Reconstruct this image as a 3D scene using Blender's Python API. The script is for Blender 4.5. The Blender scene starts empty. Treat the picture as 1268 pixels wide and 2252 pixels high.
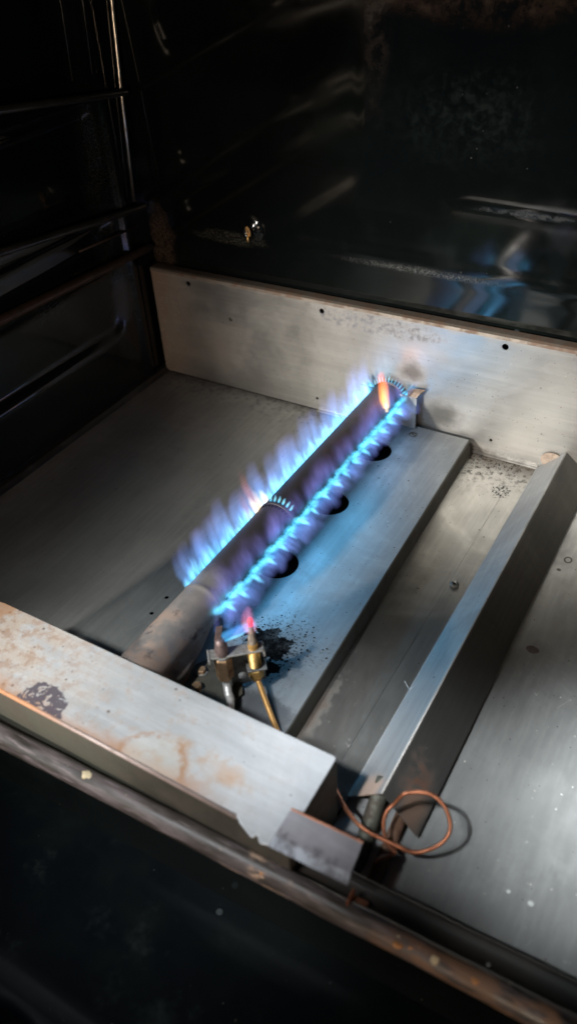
import bpy, bmesh, math, random
from mathutils import Vector, Matrix
from mathutils import noise as mnoise
random.seed(7)
C = bpy.context.scene.collection
sc = bpy.context.scene
R = math.radians

# ------------------------------------------------------------------ camera
cam = bpy.data.cameras.new('camera'); camo = bpy.data.objects.new('camera', cam); C.objects.link(camo)
right = Vector((0.8617, 0.5049, -0.0496)); down = Vector((0.2860, -0.5641, -0.7746)); fwd = Vector((-0.4191, 0.6533, -0.6305))
M = Matrix((( right.x, -down.x, -fwd.x, 0.5724), (right.y, -down.y, -fwd.y, -0.6420), (right.z, -down.z, -fwd.z, 0.4610), (0, 0, 0, 1)))
camo.matrix_world = M
cam.sensor_fit = 'VERTICAL'; cam.sensor_height = 36; cam.sensor_width = 36; cam.lens = 1767.4/2252*36
cam.clip_start = 0.01; cam.clip_end = 50
cam.dof.use_dof = True; cam.dof.focus_distance = 0.66; cam.dof.aperture_fstop = 5.0
sc.camera = camo

# ------------------------------------------------------------------ world (dim room around the oven)
w = bpy.data.worlds.new('World'); sc.world = w; w.use_nodes = True
bg = w.node_tree.nodes['Background']; bg.inputs[0].default_value = (0.62, 0.78, 1.0, 1); bg.inputs[1].default_value = 0.040
sc.view_settings.view_transform = 'Standard'; sc.view_settings.look = 'None'; sc.view_settings.exposure = 0.0; sc.view_settings.gamma = 1.0

# ------------------------------------------------------------------ lamps
def aim(o, loc, target):
    o.location = loc
    o.rotation_euler = (Vector(target) - Vector(loc)).to_track_quat('-Z', 'Y').to_euler()
def area(name, loc, target, sx, sy, power, col, spread=180):
    l = bpy.data.lights.new(name, 'AREA'); l.shape = 'RECTANGLE'; l.size = sx; l.size_y = sy; l.energy = power; l.color = col; l.spread = R(spread)
    o = bpy.data.objects.new(name, l); C.objects.link(o); aim(o, loc, target); return o
def spot(name, loc, target, power, col, ang, blend, rad):
    l = bpy.data.lights.new(name, 'SPOT'); l.energy = power; l.color = col; l.spot_size = R(ang); l.spot_blend = blend; l.shadow_soft_size = rad
    o = bpy.data.objects.new(name, l); C.objects.link(o); aim(o, loc, target); return o
# window light from outside, then unseen spots added to shape separate soft pools
area('window_light', (-0.66, -1.55, 0.66), (0.45, -0.1, 0.0), 0.45, 0.5, 3.0, (0.93, 0.97, 1.0))
area('warm_fill_light', (0.75, -1.9, 0.33), (0.18, 0.0, 0.10), 0.5, 0.3, 8.0, (1.0, 0.78, 0.58))  # unseen warm fill, added to lift the left of the back panel
spot('sill_fill_spot', (0.10, -1.15, 1.15), (0.30, -0.465, 0.06), 68.0, (0.92, 0.97, 1.0), 15, 0.8, 0.05)
spot('rear_fill_spot', (0.10, -1.15, 1.30), (0.47, 0.02, 0.06), 135.0, (1.0, 0.985, 0.94), 11, 1.0, 0.06)
spot('panel_fill_spot', (-0.05, -1.60, 0.48), (0.335, 0.0, 0.070), 165.0, (1.0, 0.955, 0.87), 18, 1.0, 0.06)
spot('near_fill_spot', (0.25, -1.05, 1.25), (0.590, -0.322, 0.0), 430.0, (0.94, 0.98, 1.0), 6.3, 1.0, 0.055)
spot('channel_fill_spot', (0.30, -1.05, 1.25), (0.446, -0.358, 0.0), 200.0, (0.94, 0.97, 1.0), 5.0, 1.0, 0.05)

# ------------------------------------------------------------------ node helper
class MB:
    def __init__(s, name):
        s.m = bpy.data.materials.new(name); s.m.use_nodes = True; s.nt = s.m.node_tree; s.nt.nodes.clear()
        s.out = s.nt.nodes.new('ShaderNodeOutputMaterial'); s._p = None
    def n(s, t, **k):
        nd = s.nt.nodes.new(t)
        for a, v in k.items(): setattr(nd, a, v)
        return nd
    def set(s, sock, v):
        if isinstance(v, bpy.types.NodeSocket): s.nt.links.new(v, sock)
        elif isinstance(v, (tuple, list)) and len(v) == 3 and sock.type == 'RGBA': sock.default_value = (*v, 1)
        else: sock.default_value = v
    def pos(s):
        if s._p is None: s._p = s.n('ShaderNodeNewGeometry').outputs['Position']
        return s._p
    def obj(s): return s.n('ShaderNodeTexCoord').outputs['Object']
    def ma(s, op, a, b=0.0, c=0.0, clamp=False):
        nd = s.n('ShaderNodeMath', operation=op); nd.use_clamp = clamp
        s.set(nd.inputs[0], a); s.set(nd.inputs[1], b); s.set(nd.inputs[2], c); return nd.outputs[0]
    def vm(s, op, a, b):
        nd = s.n('ShaderNodeVectorMath', operation=op); s.set(nd.inputs[0], a); s.set(nd.inputs[1], b)
        return nd.outputs['Value'] if op in ('LENGTH', 'DISTANCE', 'DOT_PRODUCT') else nd.outputs[0]
    def noise(s, scale, detail=4, rough=.55, vec=None, dist=0.0):
        nd = s.n('ShaderNodeTexNoise'); s.set(nd.inputs['Vector'], vec if vec is not None else s.pos())
        nd.inputs['Scale'].default_value = scale; nd.inputs['Detail'].default_value = detail; nd.inputs['Roughness'].default_value = rough
        nd.inputs['Distortion'].default_value = dist; return nd.outputs[0]
    def vor(s, scale, vec=None, out='Distance'):
        nd = s.n('ShaderNodeTexVoronoi'); s.set(nd.inputs['Vector'], vec if vec is not None else s.pos()); nd.inputs['Scale'].default_value = scale
        return nd.outputs[out]
    def step(s, v, lo, hi):
        nd = s.n('ShaderNodeMapRange', interpolation_type='SMOOTHSTEP'); s.set(nd.inputs['Value'], v)
        nd.inputs['From Min'].default_value = lo; nd.inputs['From Max'].default_value = hi; return nd.outputs[0]
    def mix(s, f, a, b):
        nd = s.n('ShaderNodeMix', data_type='RGBA'); s.set(nd.inputs[0], f); s.set(nd.inputs[6], a); s.set(nd.inputs[7], b); return nd.outputs[2]
    def mixf(s, f, a, b):
        nd = s.n('ShaderNodeMix', data_type='FLOAT'); s.set(nd.inputs[0], f); s.set(nd.inputs[2], a); s.set(nd.inputs[3], b); return nd.outputs[0]
    def stretch(s, sx, sy, sz): return s.vm('MULTIPLY', s.pos(), (sx, sy, sz))
    def blob(s, c, r, wob=.5, ns=60, lo=0.0, hi=.35, detail=5):
        """1 inside an uneven ellipsoid patch round c (metres), fading at its edge"""
        d = s.vm('LENGTH', s.vm('DIVIDE', s.vm('SUBTRACT', s.pos(), c), r), (0, 0, 0))
        d = s.ma('ADD', d, s.ma('MULTIPLY', s.ma('SUBTRACT', s.noise(ns, detail, .65), .5), wob*2))
        return s.step(s.ma('SUBTRACT', 1.0, d), lo, hi)
    def specks(s, scale, size, keep, vec=None):
        """sparse round specks: voronoi cells, only a share of them kept"""
        v = vec if vec is not None else s.pos()
        nd = s.n('ShaderNodeTexVoronoi'); s.set(nd.inputs['Vector'], v); nd.inputs['Scale'].default_value = scale
        sep = s.n('ShaderNodeSeparateColor'); s.nt.links.new(nd.outputs['Color'], sep.inputs[0])
        rad = s.ma('MULTIPLY', sep.outputs[1], size)
        dot = s.step(s.ma('SUBTRACT', rad, nd.outputs['Distance']), 0.0, size*.25)
        return s.ma('MULTIPLY', dot, s.ma('LESS_THAN', sep.outputs[0], keep))
    def bsdf(s, col, rough, metal=0.0, bump=None, bstr=.2, bdist=.0005, spec=.5, aniso=0.0, coat=0.0):
        b = s.n('ShaderNodeBsdfPrincipled'); s.set(b.inputs['Base Color'], col); s.set(b.inputs['Roughness'], rough); s.set(b.inputs['Metallic'], metal)
        s.set(b.inputs['Specular IOR Level'], spec); b.inputs['Coat Weight'].default_value = coat; b.inputs['Coat Roughness'].default_value = .1
        if aniso: b.inputs['Anisotropic'].default_value = aniso
        if bump is not None:
            bn = s.n('ShaderNodeBump'); s.set(bn.inputs['Height'], bump); bn.inputs['Strength'].default_value = bstr; bn.inputs['Distance'].default_value = bdist
            s.nt.links.new(bn.outputs[0], b.inputs['Normal'])
        s.nt.links.new(b.outputs[0], s.out.inputs['Surface']); return b

def steel(name, base=(.46, .465, .45), rough=.34, metal=.85, brush=(300, 12, 300), layers=(), specks=.18, amount=1.0, dark=.35):
    """galvanised sheet: clouding, brushing, pits, then the dirt and painted-shade layers (mask fn, colour, roughness)"""
    m = MB(name)
    cloud = m.step(m.noise(14, 5, .6), .3, .72)
    fine = m.noise(1.0, 3, .6, m.stretch(*brush))
    grain = m.noise(900, 2, .7)
    c0 = tuple(v*.80 for v in base)
    col = m.mix(cloud, c0, base)
    col = m.mix(m.ma('MULTIPLY', m.step(fine, .35, .75), .34), col, tuple(min(1, v*1.35) for v in base))
    smear = m.step(m.noise(1.0, 4, .6, m.stretch(60 if brush[0] >= 200 else 14, 14 if brush[0] >= 200 else 60, 30)), .45, .70); col = m.mix(m.ma('MULTIPLY', smear, .28), col, tuple(v*.55 for v in base))
    col = m.mix(m.ma('MULTIPLY', grain, .18), col, tuple(v*.6 for v in base))
    rg = m.ma('ADD', rough - .06, m.ma('MULTIPLY', m.noise(40, 4), .14))
    mt = m.ma('ADD', metal, 0.0); sp = m.ma('ADD', .5, 0.0)
    if specks:
        for sc_, sz, kp in ((120, .16, specks), (330, .24, specks*1.1)):
            k = m.specks(sc_, sz, kp)
            col = m.mix(m.ma('MULTIPLY', k, .75*amount), col, (.05, .045, .04)); rg = m.mixf(k, rg, .8); mt = m.mixf(k, mt, 0.0)
        k = m.specks(170, .11, .12)
        col = m.mix(m.ma('MULTIPLY', k, .6), col, (.75, .74, .70)); mt = m.mixf(k, mt, 0.0)
    gz = m.step(m.noise(7, 6, .7, dist=.8), .46, .62); col = m.mix(m.ma('MULTIPLY', gz, .30), col, tuple(v*.45 for v in base)); rg = m.ma('ADD', rg, m.ma('MULTIPLY', gz, .12))
    for sx, sy, lo in ((700, 14, .735), (60, 800, .75)):
        v = m.n('ShaderNodeVectorRotate', rotation_type='Z_AXIS'); m.set(v.inputs['Vector'], m.pos()); v.inputs['Angle'].default_value = .5 if sx > 100 else -.25
        k = m.ma('MULTIPLY', m.step(m.noise(1.0, 2, .5, m.vm('MULTIPLY', v.outputs[0], (sx, sy, 90))), lo, lo+.03), m.step(m.noise(18, 3), .50, .62))
        col = m.mix(m.ma('MULTIPLY', k, .5), col, tuple(min(1, v_*1.7) for v_ in base))
    for fn, c, r_, op in layers:
        k = m.ma('MULTIPLY', fn(m), op)
        col = m.mix(k, col, c); rg = m.mixf(k, rg, r_); mt = m.mixf(k, mt, 0.0)
        if max(c) < .02: sp = m.mixf(k, sp, .02)
    m.bsdf(col, rg, mt, spec=sp, bump=m.ma('ADD', m.ma('MULTIPLY', fine, .25), m.ma('ADD', m.noise(60, 5), m.ma('MULTIPLY', m.noise(11, 2), 5.0))), bstr=.16, bdist=.0008)
    return m.m

def enamel(name, layers=(), col=(.003, .004, .004), rough=.07, spec=.42):
    m = MB(name)
    c = m.mix(m.step(m.noise(9, 5, .65), .42, .75), col, (.006, .009, .008))
    rg = m.ma('ADD', rough, m.ma('MULTIPLY', m.step(m.noise(20, 4, .6), .45, .8), .12))
    k = m.specks(260, .22, .06); c = m.mix(m.ma('MULTIPLY', k, .3), c, (.10, .09, .08)); rg = m.mixf(k, rg, .8)
    for fn, cc, r_, op in layers:
        q = m.ma('MULTIPLY', fn(m), op); c = m.mix(q, c, cc); rg = m.mixf(q, rg, r_)
    m.bsdf(c, rg, 0.0, bump=m.noise(40, 3, .5), bstr=.012, bdist=.0006, spec=spec)
    return m.m

def plain(name, col, rough, metal, var=.35, ns=220, dirt=None, dirt_amt=.5, bump=.15, spec=.5):
    m = MB(name)
    c = m.mix(m.ma('MULTIPLY', m.step(m.noise(ns, 5, .65), .35, .75), var), col, tuple(v*.35 for v in col))
    rg = m.ma('ADD', rough, m.ma('MULTIPLY', m.noise(ns*1.7, 3), .15))
    if dirt:
        k = m.ma('MULTIPLY', m.step(m.noise(ns*.5, 6, .7), .48, .62), dirt_amt); c = m.mix(k, c, dirt); rg = m.mixf(k, rg, .8)
    m.bsdf(c, rg, metal, bump=m.noise(ns*2, 4), bstr=bump, bdist=.0004, spec=spec)
    return m.m

# ------------------------------------------------------------------ mesh helpers
def link(name, me, mat=None, parent=None, smooth=False):
    o = bpy.data.objects.new(name, me); C.objects.link(o)
    if mat is not None and not me.materials: me.materials.append(mat)
    if smooth:
        for p in me.polygons: p.use_smooth = True
    if parent is not None: o.parent = parent; o.matrix_parent_inverse = parent.matrix_basis.inverted()
    return o
def frombm(name, bm, mat=None, parent=None, smooth=False, bevel=0.0, angle=None):
    bmesh.ops.recalc_face_normals(bm, faces=bm.faces)
    me = bpy.data.meshes.new(name); bm.to_mesh(me); bm.free()
    o = link(name, me, mat, parent, smooth)
    if bevel:
        b = o.modifiers.new('bevel', 'BEVEL'); b.width = bevel; b.segments = 3; b.limit_method = 'ANGLE'; b.angle_limit = R(35); b.harden_normals = False
    if smooth and angle: me.set_sharp_from_angle(angle=R(angle))
    return o
def thing(name, label, cat, loc=(0, 0, 0), group=None):
    o = bpy.data.objects.new(name, None); C.objects.link(o); o.location = loc; o.empty_display_size = .02
    o['label'] = label; o['category'] = cat
    if group: o['group'] = group
    return o
def tag(o, label, cat, group=None):
    o['label'] = label; o['category'] = cat
    if group: o['group'] = group
    return o
def struct(o): o['kind'] = 'structure'; return o
def stuff(o): o['kind'] = 'stuff'; return o

def bm_prism(pts, d0, d1, axis='y'):
    """polygon pts (in the two other axes) extruded along axis from d0 to d1"""
    bm = bmesh.new()
    def P(a, b, d): return {'x': (d, a, b), 'y': (a, d, b), 'z': (a, b, d)}[axis]
    A = [bm.verts.new(P(a, b, d0)) for a, b in pts]; B = [bm.verts.new(P(a, b, d1)) for a, b in pts]
    bm.faces.new(A); bm.faces.new(B[::-1]); n = len(pts)
    for i in range(n): bm.faces.new((A[i], A[(i+1) % n], B[(i+1) % n], B[i]))
    return bm
def bm_box(x0, x1, y0, y1, z0, z1): return bm_prism([(x0, z0), (x1, z0), (x1, z1), (x0, z1)], y0, y1, 'y')
def circle(cx, cy, r, n=28, a0=0.0, ry=None): return [(cx + r*math.cos(a0 + 2*math.pi*i/n), cy + (ry or r)*math.sin(a0 + 2*math.pi*i/n)) for i in range(n)]
def bm_plate(outline, holes, mapf, thick):
    """flat sheet with real holes; mapf(a, b) -> point, thick = offset vector to the other side"""
    bm = bmesh.new(); edges = []
    for loop in [outline] + holes:
        vs = [bm.verts.new(mapf(a, b)) for a, b in loop]
        for i in range(len(vs)): edges.append(bm.edges.new((vs[i], vs[(i+1) % len(vs)])))
    bmesh.ops.triangle_fill(bm, use_beauty=True, use_dissolve=False, edges=edges)
    g = bmesh.ops.extrude_face_region(bm, geom=list(bm.faces))
    bmesh.ops.translate(bm, vec=Vector(thick), verts=[v for v in g['geom'] if isinstance(v, bmesh.types.BMVert)])
    return bm
def sweep(pts, rad, n=14, closed=False, caps=True, flat=None):
    """tube along a polyline; rad a number or one per point"""
    bm = bmesh.new(); P = [Vector(p) for p in pts]; k = len(P); rings = []
    up = Vector((0, 0, 1)); t = (P[1] - P[0]).normalized()
    if abs(t.dot(up)) > .9: up = Vector((1, 0, 0))
    nrm = (up - t*up.dot(t)).normalized()
    for i in range(k):
        a = P[max(0, i-1)] if not closed else P[(i-1) % k]; b = P[min(k-1, i+1)] if not closed else P[(i+1) % k]
        t = (b - a).normalized(); nrm = (nrm - t*nrm.dot(t)).normalized(); bi = t.cross(nrm)
        r = rad[i] if isinstance(rad, (list, tuple)) else rad
        rings.append([bm.verts.new(P[i] + (nrm*math.cos(q) + bi*math.sin(q))*r) for q in [2*math.pi*j/n for j in range(n)]])
    for i in range(k if closed else k-1):
        A, B = rings[i], rings[(i+1) % k]
        for j in range(n): bm.faces.new((A[j], A[(j+1) % n], B[(j+1) % n], B[j]))
    if caps and not closed: bm.faces.new(rings[0][::-1]); bm.faces.new(rings[-1])
    return bm
def smoothpath(pts, sub=8):
    P = [Vector(p) for p in pts]; out = []
    for i in range(len(P)-1):
        p0 = P[max(0, i-1)]; p1 = P[i]; p2 = P[i+1]; p3 = P[min(len(P)-1, i+2)]
        for s in range(sub):
            t = s/sub; out.append(.5*((2*p1) + (-p0+p2)*t + (2*p0-5*p1+4*p2-p3)*t*t + (-p0+3*p1-3*p2+p3)*t**3))
    out.append(P[-1]); return out
def lathe(prof, n=24, centre=(0, 0, 0), axis=(0, 0, 1), hexa=False):
    """profile [(radius, height)] turned round axis through centre"""
    bm = bmesh.new(); c = Vector(centre); ax = Vector(axis).normalized(); q = ax.to_track_quat('Z', 'Y'); rings = []
    for r, h in prof:
        rings.append([bm.verts.new(c + q @ Vector((r*math.cos(a), r*math.sin(a), h))) for a in [2*math.pi*(j+.5)/n for j in range(n)]])
    for A, B in zip(rings, rings[1:]):
        for j in range(n): bm.faces.new((A[j], A[(j+1) % n], B[(j+1) % n], B[j]))
    bm.faces.new(rings[0][::-1]); bm.faces.new(rings[-1]); return bm
def quadstrip(bm, A, B_):
    a = [bm.verts.new(p) for p in A]; b = [bm.verts.new(p) for p in B_]
    for i in range(len(a)-1): bm.faces.new((a[i], a[i+1], b[i+1], b[i]))
def sst(v, a, b):
    t = min(1, max(0, (v-a)/(b-a))); return t*t*(3-2*t)

# ------------------------------------------------------------------ materials
RUST = (.30, .13, .055); SOOT = (.004, .004, .004); TAN = (.42, .30, .19)
def edge_z(z0, z1): return lambda m: m.step(m.ma('ADD', sepz(m), m.ma('MULTIPLY', m.ma('SUBTRACT', m.noise(50, 5), .5), .02)), z0, z1)
def sepz(m):
    s = m.n('ShaderNodeSeparateXYZ'); m.set(s.inputs[0], m.pos()); return s.outputs[2]
def sepx(m):
    s = m.n('ShaderNodeSeparateXYZ'); m.set(s.inputs[0], m.pos()); return s.outputs[0]
def sepy(m):
    s = m.n('ShaderNodeSeparateXYZ'); m.set(s.inputs[0], m.pos()); return s.outputs[1]
def xfade(x0, x1, ns=40, amt=.05):
    return lambda m: m.step(m.ma('ADD', sepx(m), m.ma('MULTIPLY', m.ma('SUBTRACT', m.noise(ns, 5, .6), .5), amt)), x0, x1)
def yfade(y0, y1, ns=40, amt=.03):
    return lambda m: m.step(m.ma('ADD', sepy(m), m.ma('MULTIPLY', m.ma('SUBTRACT', m.noise(ns, 5, .6), .5), amt)), y0, y1)
def mul(f, g): return lambda m: m.ma('MULTIPLY', f(m), g(m))
def B(*a, **k): return lambda m: m.blob(*a, **k)
def SP(*a): return lambda m: m.specks(*a)
def NZ(scale, lo, hi): return lambda m: m.step(m.noise(scale, 6, .7), lo, hi)
def ringmask(c, r, w0, w1, ns=60, wob=.25):
    def f(m):
        d = m.vm('LENGTH', m.vm('DIVIDE', m.vm('SUBTRACT', m.pos(), c), r), (0, 0, 0))
        d = m.ma('ADD', d, m.ma('MULTIPLY', m.ma('SUBTRACT', m.noise(ns, 4), .5), wob))
        e = m.ma('ABSOLUTE', m.ma('SUBTRACT', d, 1.0)); return m.step(e, w1, w0)
    return f

m_panel = steel('back_panel_steel', (.52, .50, .47), .34, .85, brush=(12, 300, 300), specks=.2, layers=[
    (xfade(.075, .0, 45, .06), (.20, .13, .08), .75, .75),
    (mul(xfade(.10, .02, 60, .08), SP(420, .32, .35)), (.62, .58, .50), .8, .8),
    (B((.085, 0, .05), (.05, .02, .06), .7, 60, lo=0, hi=1.3), (.15, .11, .08), .7, .6),
    (edge_z(.118, .130), (.30, .20, .13), .6, .45),
    (mul(xfade(.05, -.02, 50, .04), edge_z(.09, .14)), RUST, .8, .6),
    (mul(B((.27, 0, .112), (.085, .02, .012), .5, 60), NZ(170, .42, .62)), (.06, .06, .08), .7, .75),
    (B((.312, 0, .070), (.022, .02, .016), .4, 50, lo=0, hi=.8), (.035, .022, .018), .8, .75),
    (B((.345, 0, .032), (.035, .02, .026), .45, 50, lo=0, hi=.9), (.03, .028, .022), .7, .85),  # soot patch with the bracket's cast shadow and reflection painted in
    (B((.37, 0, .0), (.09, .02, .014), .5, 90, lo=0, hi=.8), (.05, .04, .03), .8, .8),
    (mul(SP(36, .25, .34), xfade(.30, .36)), (.24, .18, .10), .6, .8),
    (SP(500, .30, .10), (.10, .09, .08), .6, .7)])
m_flange = steel('flange_steel', (.22, .19, .16), .55, .4, specks=.2, layers=[(NZ(60, .42, .62), (.14, .08, .05), .8, .8)])
m_floorL = steel('left_floor_steel', (.44, .44, .41), .44, .55, brush=(300, 12, 300), specks=.10, amount=.7, layers=[
    (B((.205, -.375, 0), (.016, .01, .02), .8, 160), (.42, .44, .42), .8, .35),
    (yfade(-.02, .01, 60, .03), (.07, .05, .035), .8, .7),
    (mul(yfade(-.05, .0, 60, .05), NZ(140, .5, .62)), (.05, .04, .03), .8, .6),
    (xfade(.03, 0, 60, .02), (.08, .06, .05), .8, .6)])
m_floorM = steel('channel_floor_steel', (.42, .415, .39), .34, .85, brush=(300, 12, 300), specks=.22, layers=[
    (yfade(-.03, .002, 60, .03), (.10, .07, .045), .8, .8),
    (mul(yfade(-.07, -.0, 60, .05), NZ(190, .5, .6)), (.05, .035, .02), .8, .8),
    (mul(B((.425, -.05, 0), (.01, .012, .02), .6, 200), NZ(420, .5, .56)), (.02, .02, .02), .8, .9),
    (B((.394, -.350, 0), (.009, .05, .02), .9, 120, lo=0, hi=.9), (.10, .055, .03), .8, .7),
    (B((.455, -.41, 0), (.03, .03, .02), .5, 60), (.07, .035, .02), .8, .8)])
m_floorR = steel('right_floor_steel', (.42, .43, .425), .42, .60, brush=(200, 30, 200), specks=.14, layers=[
    (B((.5077, -.2208, 0), (.0052, .004, .02), .25, 200, lo=0, hi=.2), (.10, .055, .05), .6, .85),
    (ringmask((.504, -.113, 0), (.0028, .0035, .02), .1, .35), (.07, .06, .045), .7, .8),
    (B((.5007, -.128, 0), (.002, .002, .02), .3, 200), (.10, .09, .07), .7, .8),
    (NZ(26, .52, .7), (.56, .58, .57), .6, .12),
    (SP(75, .17, .30), (.72, .75, .74), .7, .6)])
m_tray = steel('tray_steel', (.42, .44, .45), .50, .55, brush=(300, 12, 300), specks=.24, layers=[
    (B((.346, -.325, .016), (.046, .046, .03), .6, 45, lo=0, hi=1.0), (.012, .012, .014), .8, .55),
    (B((.341, -.320, .016), (.017, .016, .03), 1.3, 120, lo=.05, hi=.12, detail=8), SOOT, .9, 1.0),
    (B((.352, -.338, .016), (.009, .008, .03), 1.4, 170, lo=.05, hi=.12, detail=8), SOOT, .9, 1.0),
    (mul(B((.345, -.32, .016), (.048, .05, .03), .6, 75, lo=.0, hi=.8), NZ(380, .53, .60)), SOOT, .9, .9),
    (B((.365, -.37, .016), (.030, .016, .03), .6, 60, lo=0, hi=.4), (.03, .035, .045), .7, .75),
    (yfade(-.04, .0, 50, .02), (.20, .18, .15), .7, .4), (NZ(16, .50, .66), (.20, .20, .20), .6, .35),
    (B((.335, -.16, .016), (.030, .15, .03), .5, 40, lo=0, hi=.9), (.30, .24, .20), .5, .35)])
m_tray_side = steel('tray_side_steel', (.20, .20, .18), .5, .55, specks=.05, layers=[(NZ(60, .5, .7), (.12, .08, .05), .8, .5)])
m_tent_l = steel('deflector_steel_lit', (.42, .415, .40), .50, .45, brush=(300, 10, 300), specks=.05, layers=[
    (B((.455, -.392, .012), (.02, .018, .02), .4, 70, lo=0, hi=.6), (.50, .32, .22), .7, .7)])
m_tent_r = steel('deflector_steel_shaded', (.16, .16, .15), .42, .72, brush=(300, 10, 300), specks=.05, layers=[  # right slope's shade put into the base colour of the same sheet
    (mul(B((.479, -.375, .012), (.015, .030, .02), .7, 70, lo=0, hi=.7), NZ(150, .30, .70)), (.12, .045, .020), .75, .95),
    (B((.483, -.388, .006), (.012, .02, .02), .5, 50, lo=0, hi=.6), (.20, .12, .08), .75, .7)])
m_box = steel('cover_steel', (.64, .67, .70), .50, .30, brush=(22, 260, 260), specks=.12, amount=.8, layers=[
    (mul(xfade(.335, .20, 60, .10), NZ(55, .34, .60)), (.46, .33, .21), .8, .60),
    (mul(xfade(.36, .2, 40, .08), NZ(150, .47, .62)), (.30, .155, .08), .8, .62),
    (mul(xfade(.45, .25, 40, .06), lambda m: m.step(m.noise(1.0, 4, .65, m.stretch(30, 420, 100)), .54, .68)), (.42, .33, .28), .7, .35),
    (mul(xfade(.34, .18, 60, .08), SP(210, .30, .45)), (.07, .04, .045), .8, .9),
    (mul(xfade(.42, .30, 60, .08), SP(150, .20, .30)), (.09, .06, .05), .8, .85),
    (mul(xfade(.46, .36, 60, .08), NZ(90, .52, .66)), (.40, .30, .24), .8, .5),
    (mul(yfade(-.454, -.467, 60, .018), xfade(.425, .375)), (.42, .22, .12), .7, .75),
    (mul(B((.375, -.452, .065), (.05, .016, .03), .7, 50, lo=0, hi=.6), NZ(45, .40, .62)), (.46, .29, .17), .7, .65),
    (mul(B((.2670, -.4665, .065), (.019, .020, .03), .35, 80, lo=.0, hi=.06), lambda m: m.ma('SUBTRACT', 1.0, m.step(m.noise(150, 3, .6, dist=1.2), .57, .61))), (.085, .07, .09), .85, .95),
    (B((.353, -.461, .065), (.021, .016, .03), .6, 60, lo=0, hi=.3), (.60, .57, .50), .8, .35),
    (mul(ringmask((.353, -.462, .065), (.021, .017, .03), .0, .20, 60, 1.0), NZ(60, .34, .56)), (.40, .21, .10), .8, .85),
    (B((.396, -.448, .065), (.013, .010, .03), .7, 80, lo=0, hi=.8), (.48, .31, .20), .8, .6),
    (B((.185, -.414, .065), (.014, .012, .03), .7, 80, lo=0, hi=.5), (.42, .22, .10), .8, .8)])
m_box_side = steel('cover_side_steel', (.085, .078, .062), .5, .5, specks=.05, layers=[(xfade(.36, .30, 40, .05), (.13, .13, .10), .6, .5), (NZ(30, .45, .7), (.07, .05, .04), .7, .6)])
m_tab = steel('tab_steel', (.24, .235, .26), .5, .45, brush=(20, 200, 200), specks=.05, layers=[
    (yfade(-.4665, -.4700, 60, .003), (.30, .34, .40), .5, .75),
    (mul(yfade(-.4625, -.4650, 60, .003), NZ(60, .44, .60)), (.05, .045, .055), .7, .7)])
m_tube = steel('burner_tube_steel', (.46, .44, .43), .40, .65, brush=(40, 12, 40), specks=.05, layers=[
    (yfade(-.325, -.300, 90, .018), (.020, .017, .019), .5, .93),
    (mul(yfade(-.322, -.375, 60, .02), NZ(38, .40, .60)), (.40, .26, .19), .6, .8),
    (mul(yfade(-.330, -.36, 60, .02), NZ(70, .55, .66)), (.05, .035, .035), .7, .8),
    (mul(yfade(-.335, -.365, 60, .02), edge_z(.040, .028)), (.03, .02, .02), .7, .85),
    (mul(yfade(-.24, -.10, 40, .04), NZ(60, .42, .7)), (.11, .045, .050), .5, .45)])
m_enamel_l = enamel('black_enamel_left', [
    (mul(mul(B((.0, -.045, .16), (.03, .028, .20), .35, 60), NZ(900, .42, .80)), xfade(-.5, -.4)), (.060, .055, .046), .8, .7),
    (mul(B((0, -.14, .135), (.03, .045, .020), .6, 60, lo=0, hi=.6), NZ(500, .42, .80)), (.09, .095, .095), .8, .7),
    (B((0, -.042, .105), (.03, .018, .030), .4, 60, lo=0, hi=.6), (.045, .042, .036), .8, .6)])
m_enamel_b = enamel('black_enamel_back', [
    (mul(B((.012, .012, .15), (.022, .03, .045), .45, 90, lo=0, hi=.5), NZ(900, .35, .80)), (.16, .10, .065), .8, .8),
    (mul(B((.10, .012, .166), (.05, .03, .009), .5, 70, lo=0, hi=.6), NZ(700, .42, .78)), (.15, .135, .10), .8, .8),
    (mul(B((.31, .01, .1655), (.11, .03, .005), .3, 60, lo=0, hi=.9), NZ(800, .38, .80)), (.17, .17, .165), .8, .8),
    (mul(B((.26, .012, .37), (.018, .03, .10), .35, 40, lo=0, hi=.8), NZ(60, .35, .75)), (.075, .056, .040), .5, .85),  # brown reflection in the enamel, painted into its colour
    (mul(B((.35, .012, .375), (.13, .03, .022), .4, 40, lo=0, hi=.8), NZ(50, .35, .75)), (.10, .052, .024), .5, .85),
    (mul(B((.34, .012, .30), (.10, .03, .06), .4, 40, lo=0, hi=1), NZ(120, .40, .65)), (.008, .014, .011), .3, .7),
    (mul(B((.40, .012, .2275), (.06, .03, .004), .4, 60, lo=0, hi=1), NZ(200, .35, .6)), (.05, .05, .045), .8, .8)])
m_enamel = enamel('black_enamel')
m_door = enamel('door_enamel', [(SP(60, .16, .35), (.10, .12, .12), .7, .5), (NZ(22, .55, .75), (.02, .026, .026), .6, .6)], col=(.0018, .003, .0042), rough=.42, spec=.07)
def bead(m):
    return m.step(m.ma('SUBTRACT', sepy(m), m.ma('MULTIPLY', m.ma('SUBTRACT', sepx(m), .45), .030)), -.4625, -.4665)
def NS(sx, sy, lo, hi): return lambda m: m.step(m.noise(1.0, 6, .62, m.stretch(sx, sy, sy)), lo, hi)
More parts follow.
